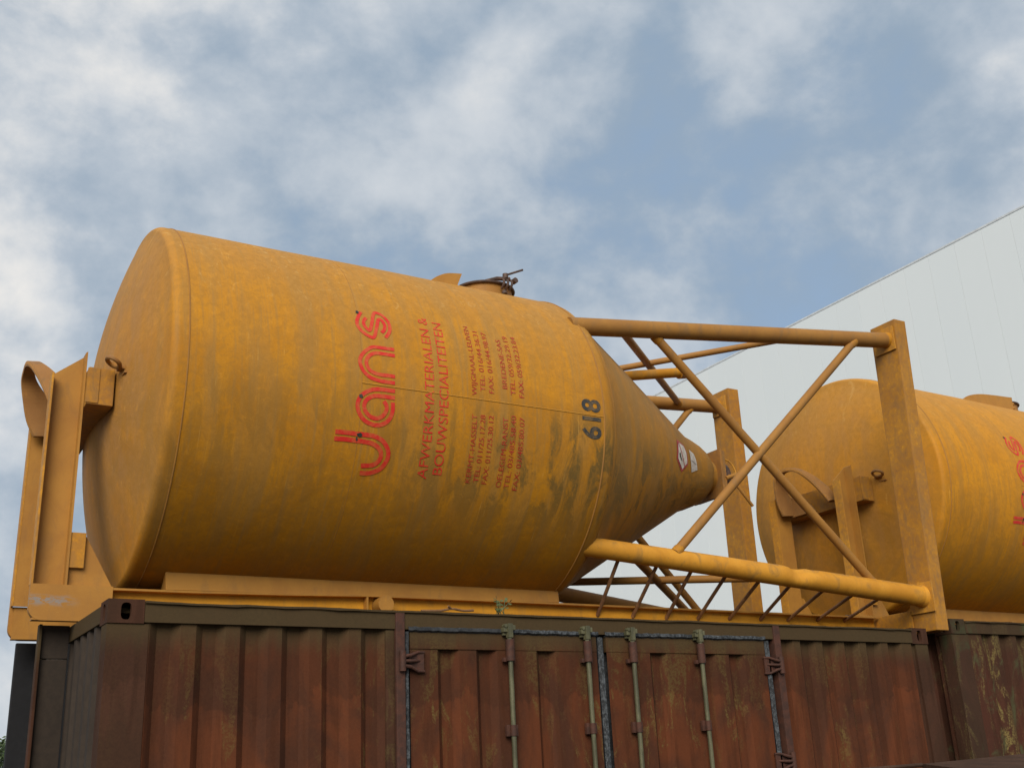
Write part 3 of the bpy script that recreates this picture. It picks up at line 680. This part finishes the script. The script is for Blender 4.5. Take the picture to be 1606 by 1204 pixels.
    for f, (u, w) in zip((.124, .224, .316, .411, .507, .597, .70, .793, .877), ((3.511, -1.258), (3.818, -1.26), (4.124, -1.262), (4.424, -1.256), (4.73, -1.249), (5.046, -1.245), (5.332, -1.241), (5.652, -1.232), (5.958, -1.228))):
        tb('rung', (at(BF, f)+Vector((0, .01, -.03)), (u, -.405, w)), .0135, 'rod_rust', None, 8)
    # --- base skids at the outlet end
    def post(y0b, y1b, y0t, y1t, u0, w0, w1):
        bm = bmesh.new(); u1 = u0+.138
        hexa(bm, [(u0, y0b, w0), (u1, y0b, w0), (u1, y1b, w0), (u0, y1b, w0), (u0, y0t, w1), (u1, y0t, w1), (u1, y1t, w1), (u0, y1t, w1)])
        bmesh.ops.bevel(bm, geom=bm.edges[:], offset=.008, segments=2, affect='EDGES', profile=.7)
        return obj('base_post', bm, M['frame_dirty'], t)
    p1 = post(-1.013, -.790, -1.108, -.838, 6.324, -1.370, 1.255); p2 = post(1.03, 1.29, 1.02, 1.28, 6.28, -1.38, 1.315)
    def pad(par, u, ya, yb, wa, wb):
        bm = bmesh.new(); box(bm, (u-.016, ya, wa), (u-.002, yb, wb), .003); obj('pad_plate', bm, M['frame'], par)
    pad(p1, 6.324, -1.040, -.800, -1.225, -.985); pad(p1, 6.324, -1.085, -.862, .985, 1.200); pad(p2, 6.28, 1.06, 1.27, 1.06, 1.25); pad(p2, 6.28, 1.06, 1.27, -1.20, -.99)
    bm = bmesh.new(); box(bm, (6.312, -.792, -1.374), (6.40, 1.035, -1.192), .005); obj('base_beam', bm, M['frame'], t)
    # --- skid rails under the tank: channels open outwards
    for s in (-1, 1):
        a = thing('skid_rail', '', ''); a.parent = t
        for kk in ('label', 'category'): del a[kk]
        def C(u, top, bot): return [(u, s*.395, bot), (u, s*.463, bot), (u, s*.463, bot+.012), (u, s*.407, bot+.012), (u, s*.407, top-.012), (u, s*.463, top-.012), (u, s*.463, top), (u, s*.395, top)]
        bm = bmesh.new(); prev = None
        for u, top, bot in ((-.24, -1.214, -1.402), (.6, -1.212, -1.399), (1.2, -1.203, -1.396), (1.72, -1.190, -1.394), (2.4, -1.188, -1.390), (6.30, -1.194, -1.374)):
            ring = [bm.verts.new(p) for p in C(u, top, bot)]
            if prev:
                for k in range(8): bm.faces.new((prev[k], prev[(k+1) % 8], ring[(k+1) % 8], ring[k]))
            else: bm.faces.new(ring[::-1])
            prev = ring
        bm.faces.new(prev); obj('channel', bm, M['frame'], a)
        # closing plate with a rounded toe at the hook end
        arc = [(-.262+.07-.07*math.cos(x), -1.404+.07-.07*math.sin(x)) for x in [k*math.pi/16 for k in range(9)]]
        pts = [(-.262, -1.206)]+arc+[(.172, -1.404), (.172, -1.206)]
        bm = bmesh.new(); prism(bm, [(p, s*.4645, q) for p, q in pts], (0, -s*.05, 0)); obj('end_plate', bm, M['frame'], a)
        bm = bmesh.new(); box(bm, (1.716, s*.461, -1.382), (1.728, s*.408, -1.203)); obj('stiffener', bm, M['frame'], a)
        bm = bmesh.new(); cyl(bm, (1.825, s*.39, -1.252), (0, s, 0), .053, .13, 32); obj('pin_stub', bm, M['frame'], a, True)
        # saddle strip the tank lies on
        w1 = -math.sqrt(R*R-.44**2)
        bm = bmesh.new()
        hexa(bm, [(.470, s*.448, -1.211), (3.170, s*.448, -1.187), (3.170, s*.30, -1.187), (.470, s*.30, -1.211), (.462, s*.440, w1+.004), (3.170, s*.440, w1+.004), (3.170, s*.30, -1.140), (.480, s*.30, -1.140)])
        bmesh.ops.bevel(bm, geom=bm.edges[:], offset=.004, segments=1, affect='EDGES'); obj('saddle', bm, M['frame'], t)
        # uprights that carry the hook beam
        up = thing('upright', '', ''); up.parent = t
        for kk in ('label', 'category'): del up[kk]
        bm = bmesh.new(); prism(bm, [(-.252, s*.385, -1.207), (-.085, s*.385, -1.207), (-.085, s*.385, .172), (-.252, s*.385, .036)], (0, -s*.012, 0)); obj('web', bm, M['frame'], up)
        bm = bmesh.new(); box(bm, (-.262, s*.372, -1.207), (-.250, s*.463, .029), .002); obj('flange', bm, M['frame'], up)
        bm = bmesh.new(); prism(bm, [(-.087, s*.372, -1.207), (-.075, s*.372, -1.207), (-.075, s*.372, .184), (-.087, s*.372, .174)], (0, s*.091, 0)); obj('flange', bm, M['frame'], up)
        bm = bmesh.new(); prism(bm, [(-.075, s*.430, -1.207), (.172, s*.430, -1.207), (.004, s*.430, -.911), (-.075, s*.430, -.911)], (0, -s*.012, 0)); obj('gusset', bm, M['frame'], up)
        bm = bmesh.new(); box(bm, (-.074, s*.431, -1.108), (.006, s*.455, -.908), .003); obj('gusset_pad', bm, M['frame'], up)
    # --- hook beam, lifting hook, lifting eye
    bm = bmesh.new(); box(bm, (-.073, -.545, -.168), (.075, .545, .060), .006); obj('hook_beam', bm, M['frame_dirty'], t)
    bm = bmesh.new(); box(bm, (-.079, -.550, -.160), (-.010, -.543, .052), .002); obj('beam_end_plate', bm, M['frame_dirty'], t)
    hk = thing('lifting_hook', '', ''); hk.parent = t
    for kk in ('label', 'category'): del hk[kk]
    arch = [((-.165, -.275, -.125), .066), ((-.205, -.205, .010), .070), ((-.262, -.125, .128), .056), ((-.312, -.035, .212), .036), ((-.328, .070, .250), .034),
            ((-.328, .165, .245), .034), ((-.310, .245, .195), .050), ((-.255, .285, .090), .080), ((-.200, .300, -.040), .100), ((-.170, .305, -.140), .08)]
    cen = catmull([q for q, w_ in arch], 5); wid = [catmull([(w_, 0, 0) for q, w_ in arch], 5)[i].x for i in range(len(cen))]
    bm = bmesh.new(); prev = None
    for i, c in enumerate(cen):
        tg = (cen[min(i+1, len(cen)-1)]-cen[max(i-1, 0)]); tg.x = 0; tg.normalize(); nn = Vector((0, -tg.z, tg.y))*.017; uu = Vector((1, 0, .10)).normalized()*wid[i]
        ring = [bm.verts.new(c+p) for p in (-uu*.9-nn, -uu-nn*.3, -uu+nn*.3, -uu*.9+nn, uu*.9+nn, uu*.95-nn)]
        if prev:
            for k in range(6): bm.faces.new((prev[k], prev[(k+1) % 6], ring[(k+1) % 6], ring[k]))
        else: bm.faces.new(ring[::-1])
        prev = ring
    bm.faces.new(prev); obj('hook_bar', bm, M['rusty_yellow'], hk)
    bm = bmesh.new(); prism(bm, [(-.10, .235, .015), (-.10, .30, .05), (-.10, .315, -.15), (-.10, .0, -.15), (-.10, .06, -.075)], (-.02, 0, 0)); obj('hook_cheek', bm, M['rusty_yellow'], hk)
    bm = bmesh.new(); e0 = head_u(.64)
    tube(bm, [(e0-.065+.036*math.cos(a), -.655+.050*math.sin(a), .065-.02*math.cos(a)) for a in [6.2832*k/20 for k in range(21)]], .013, 8)
    box(bm, (e0-.034, -.650, .036), (e0+.012, -.585, .058), .004); box(bm, (e0-.006, -.69, .0), (e0+.010, -.565, .012), .003); obj('lifting_eye', bm, M['rusty_yellow'], t, True)
    # --- filler pipe stub on the cone
    bm = bmesh.new(); tube(bm, [(3.55, -.34, .565), (4.53, -.34, .762), (4.531, -.34, .7622), (4.60, -.34, .776)], [.040, .040, .054, .054], 20); obj('filler_pipe', bm, M['frame_dirty'], t, True)
    return t, tank
GRP = 'yellow silos lying on top of the containers'
silo, tank = make_silo('yellow steel silo numbered 618 lying on its side, in full view on the rust-red container', GRP)
def axes(yaw, tau, roll):
    a = Vector((math.cos(yaw)*math.cos(tau), math.sin(yaw)*math.cos(tau), math.sin(tau))); n0 = Vector((-math.sin(yaw), math.cos(yaw), 0)); b0 = a.cross(n0)
    n = math.cos(roll)*n0+math.sin(roll)*b0; return Matrix((a, n, a.cross(n))).transposed()
def copy_tree(o, par=None):
    c = o.copy(); COL.objects.link(c); c.parent = par
    for ch in list(o.children): copy_tree(ch, c)
    return c
silo2 = copy_tree(silo)
silo2['label'] = 'second yellow silo at the right edge, its domed end showing behind the first silo'
silo.matrix_world = Matrix.Translation((.0330, 1.2750, 3.9936)) @ axes(-.0259636, -.0038470, 0).to_4x4()
silo2.matrix_world = Matrix.Translation((6.8597, 1.5575, 4.0634)) @ axes(.0033646, -.0041576, -.0063219).to_4x4()
for ch in list(silo2.children):
    if ch.name.startswith('manhole'):
        for g in list(ch.children):
            if g.name.startswith(('clamp_bolt', 'clamp_handle')): bpy.data.objects.remove(g)
for ch in silo2.children:
    base = ch.name.split('.')[0]
    if base == 'tank_body':
        ch.data = ch.data.copy(); ch.data.materials[0] = M['tank2']
    if base == 'splash_fin':
        bm = bmesh.new(); top = catmull([(1.75, 1.082, 0), (1.86, 1.135, 0), (2.05, 1.178, 0), (2.30, 1.200, 0), (2.60, 1.216, 0)], 6)
        prism(bm, [(a.x, -.505, a.y) for a in top]+[(2.585, -.505, 1.06), (1.75, -.505, 1.06)], (0, .012, 0))
        for z in (1.10, 1.15): cyl(bm, (2.585, -.49, z), (1, 0, 0), .016, .035, 10)
        me = bpy.data.meshes.new('splash_fin'); bmesh.ops.recalc_face_normals(bm, faces=bm.faces[:]); bm.to_mesh(me); bm.free(); me.materials.append(M['frame']); ch.data = me

# ------------------------------------------------------------------ small things on and around the containers
bm = bmesh.new(); rnd = random.Random(5)
w = thing('weed', 'small green weed sprouting on the container roof edge above the first locking rod', 'plant', (2.262, .02, 2.583))
st = bmesh.new()
for k in range(7):
    a = rnd.uniform(0, 6.28); top = Vector((rnd.uniform(-.07, .09), rnd.uniform(-.02, .03), rnd.uniform(.03, .095))); tube(st, [(rnd.uniform(-.03, .04), 0, 0), top], .0025, 5)
    for q in range(4):
        c = top*rnd.uniform(.55, 1.05); d = Vector((rnd.gauss(0, 1), rnd.gauss(0, 1), rnd.uniform(-.2, .8))).normalized()*.026; e = d.orthogonal().normalized()*.011
        bm.faces.new([bm.verts.new(c), bm.verts.new(c+d*.5+e), bm.verts.new(c+d), bm.verts.new(c+d*.5-e)])
obj('stem', st, M['weed'], w); obj('leaves', bm, M['weed'], w)
bm = bmesh.new(); tube(bm, catmull([(1.74, .03, 2.590), (1.86, .02, 2.594), (1.93, .015, 2.606), (2.02, .03, 2.600), (2.09, .04, 2.606)], 5), [.007]*21, 8)
tube(bm, [(1.93, .015, 2.606), (1.90, .0, 2.618)], .006, 6); tag(obj('twig', bm, M['stick'], None, True), 'dead brown twig lying on the roof edge beside the skid rail', 'twig')
bm = bmesh.new(); rows = []
for i in range(9):
    rows.append([bm.verts.new((6.62+.42*i/8, 1.30+.30*j/5, 2.80+.05*math.sin(i*.9)*j/5+.10*max(0, mnoise.noise(Vector((i*.7, j*.8, 2))))+.10*(1-abs(i-4)/4.5))) for j in range(6)])
for a, b in zip(rows, rows[1:]):
    for j in range(5): bm.faces.new((a[j], b[j], b[j+1], a[j+1]))
bmesh.ops.solidify(bm, geom=bm.faces[:], thickness=.01); tag(obj('scrap_sheet', bm, M['scrap'], None, True), 'torn grey sheet lying between the uprights of the second silo', 'scrap sheet')
# foreground: a steel skip whose sloping lid cuts the lower right corner
sk = thing('steel_skip', 'rust-brown steel skip lid cutting across the bottom right corner', 'skip', (0, 0, 0))
A = Vector((4.674, -.9, 1.626)); B = Vector((5.690, -.9, 1.654)); E_ = (B-A)
bm = bmesh.new()
hexa(bm, [A+Vector((0, 0, -.03)), A+E_*1.9+Vector((0, 0, -.03)), A+E_*1.9+Vector((.1, -1.6, -.19)), A+Vector((-.55, -1.6, -.175)), A, A+E_*1.9, A+E_*1.9+Vector((.1, -1.6, -.16)), A+Vector((-.55, -1.6, -.145))])
obj('lid', bm, M['skip'], sk)
bm = bmesh.new(); tube(bm, [(3.9, -.90, 1.606), A+Vector((0, .0, -.006))], .012, 8); obj('rim_bar', bm, M['skip'], sk, True)
bm = bmesh.new(); hexa(bm, [(3.9, -2.45, .1), (6.5, -2.45, .1), (6.5, -.93, .1), (3.9, -.93, .1), (3.75, -2.45, 1.40), (6.55, -2.45, 1.45), (6.55, -.93, 1.58), (3.9, -.93, 1.585)]); obj('skip_body', bm, M['skip'], sk)
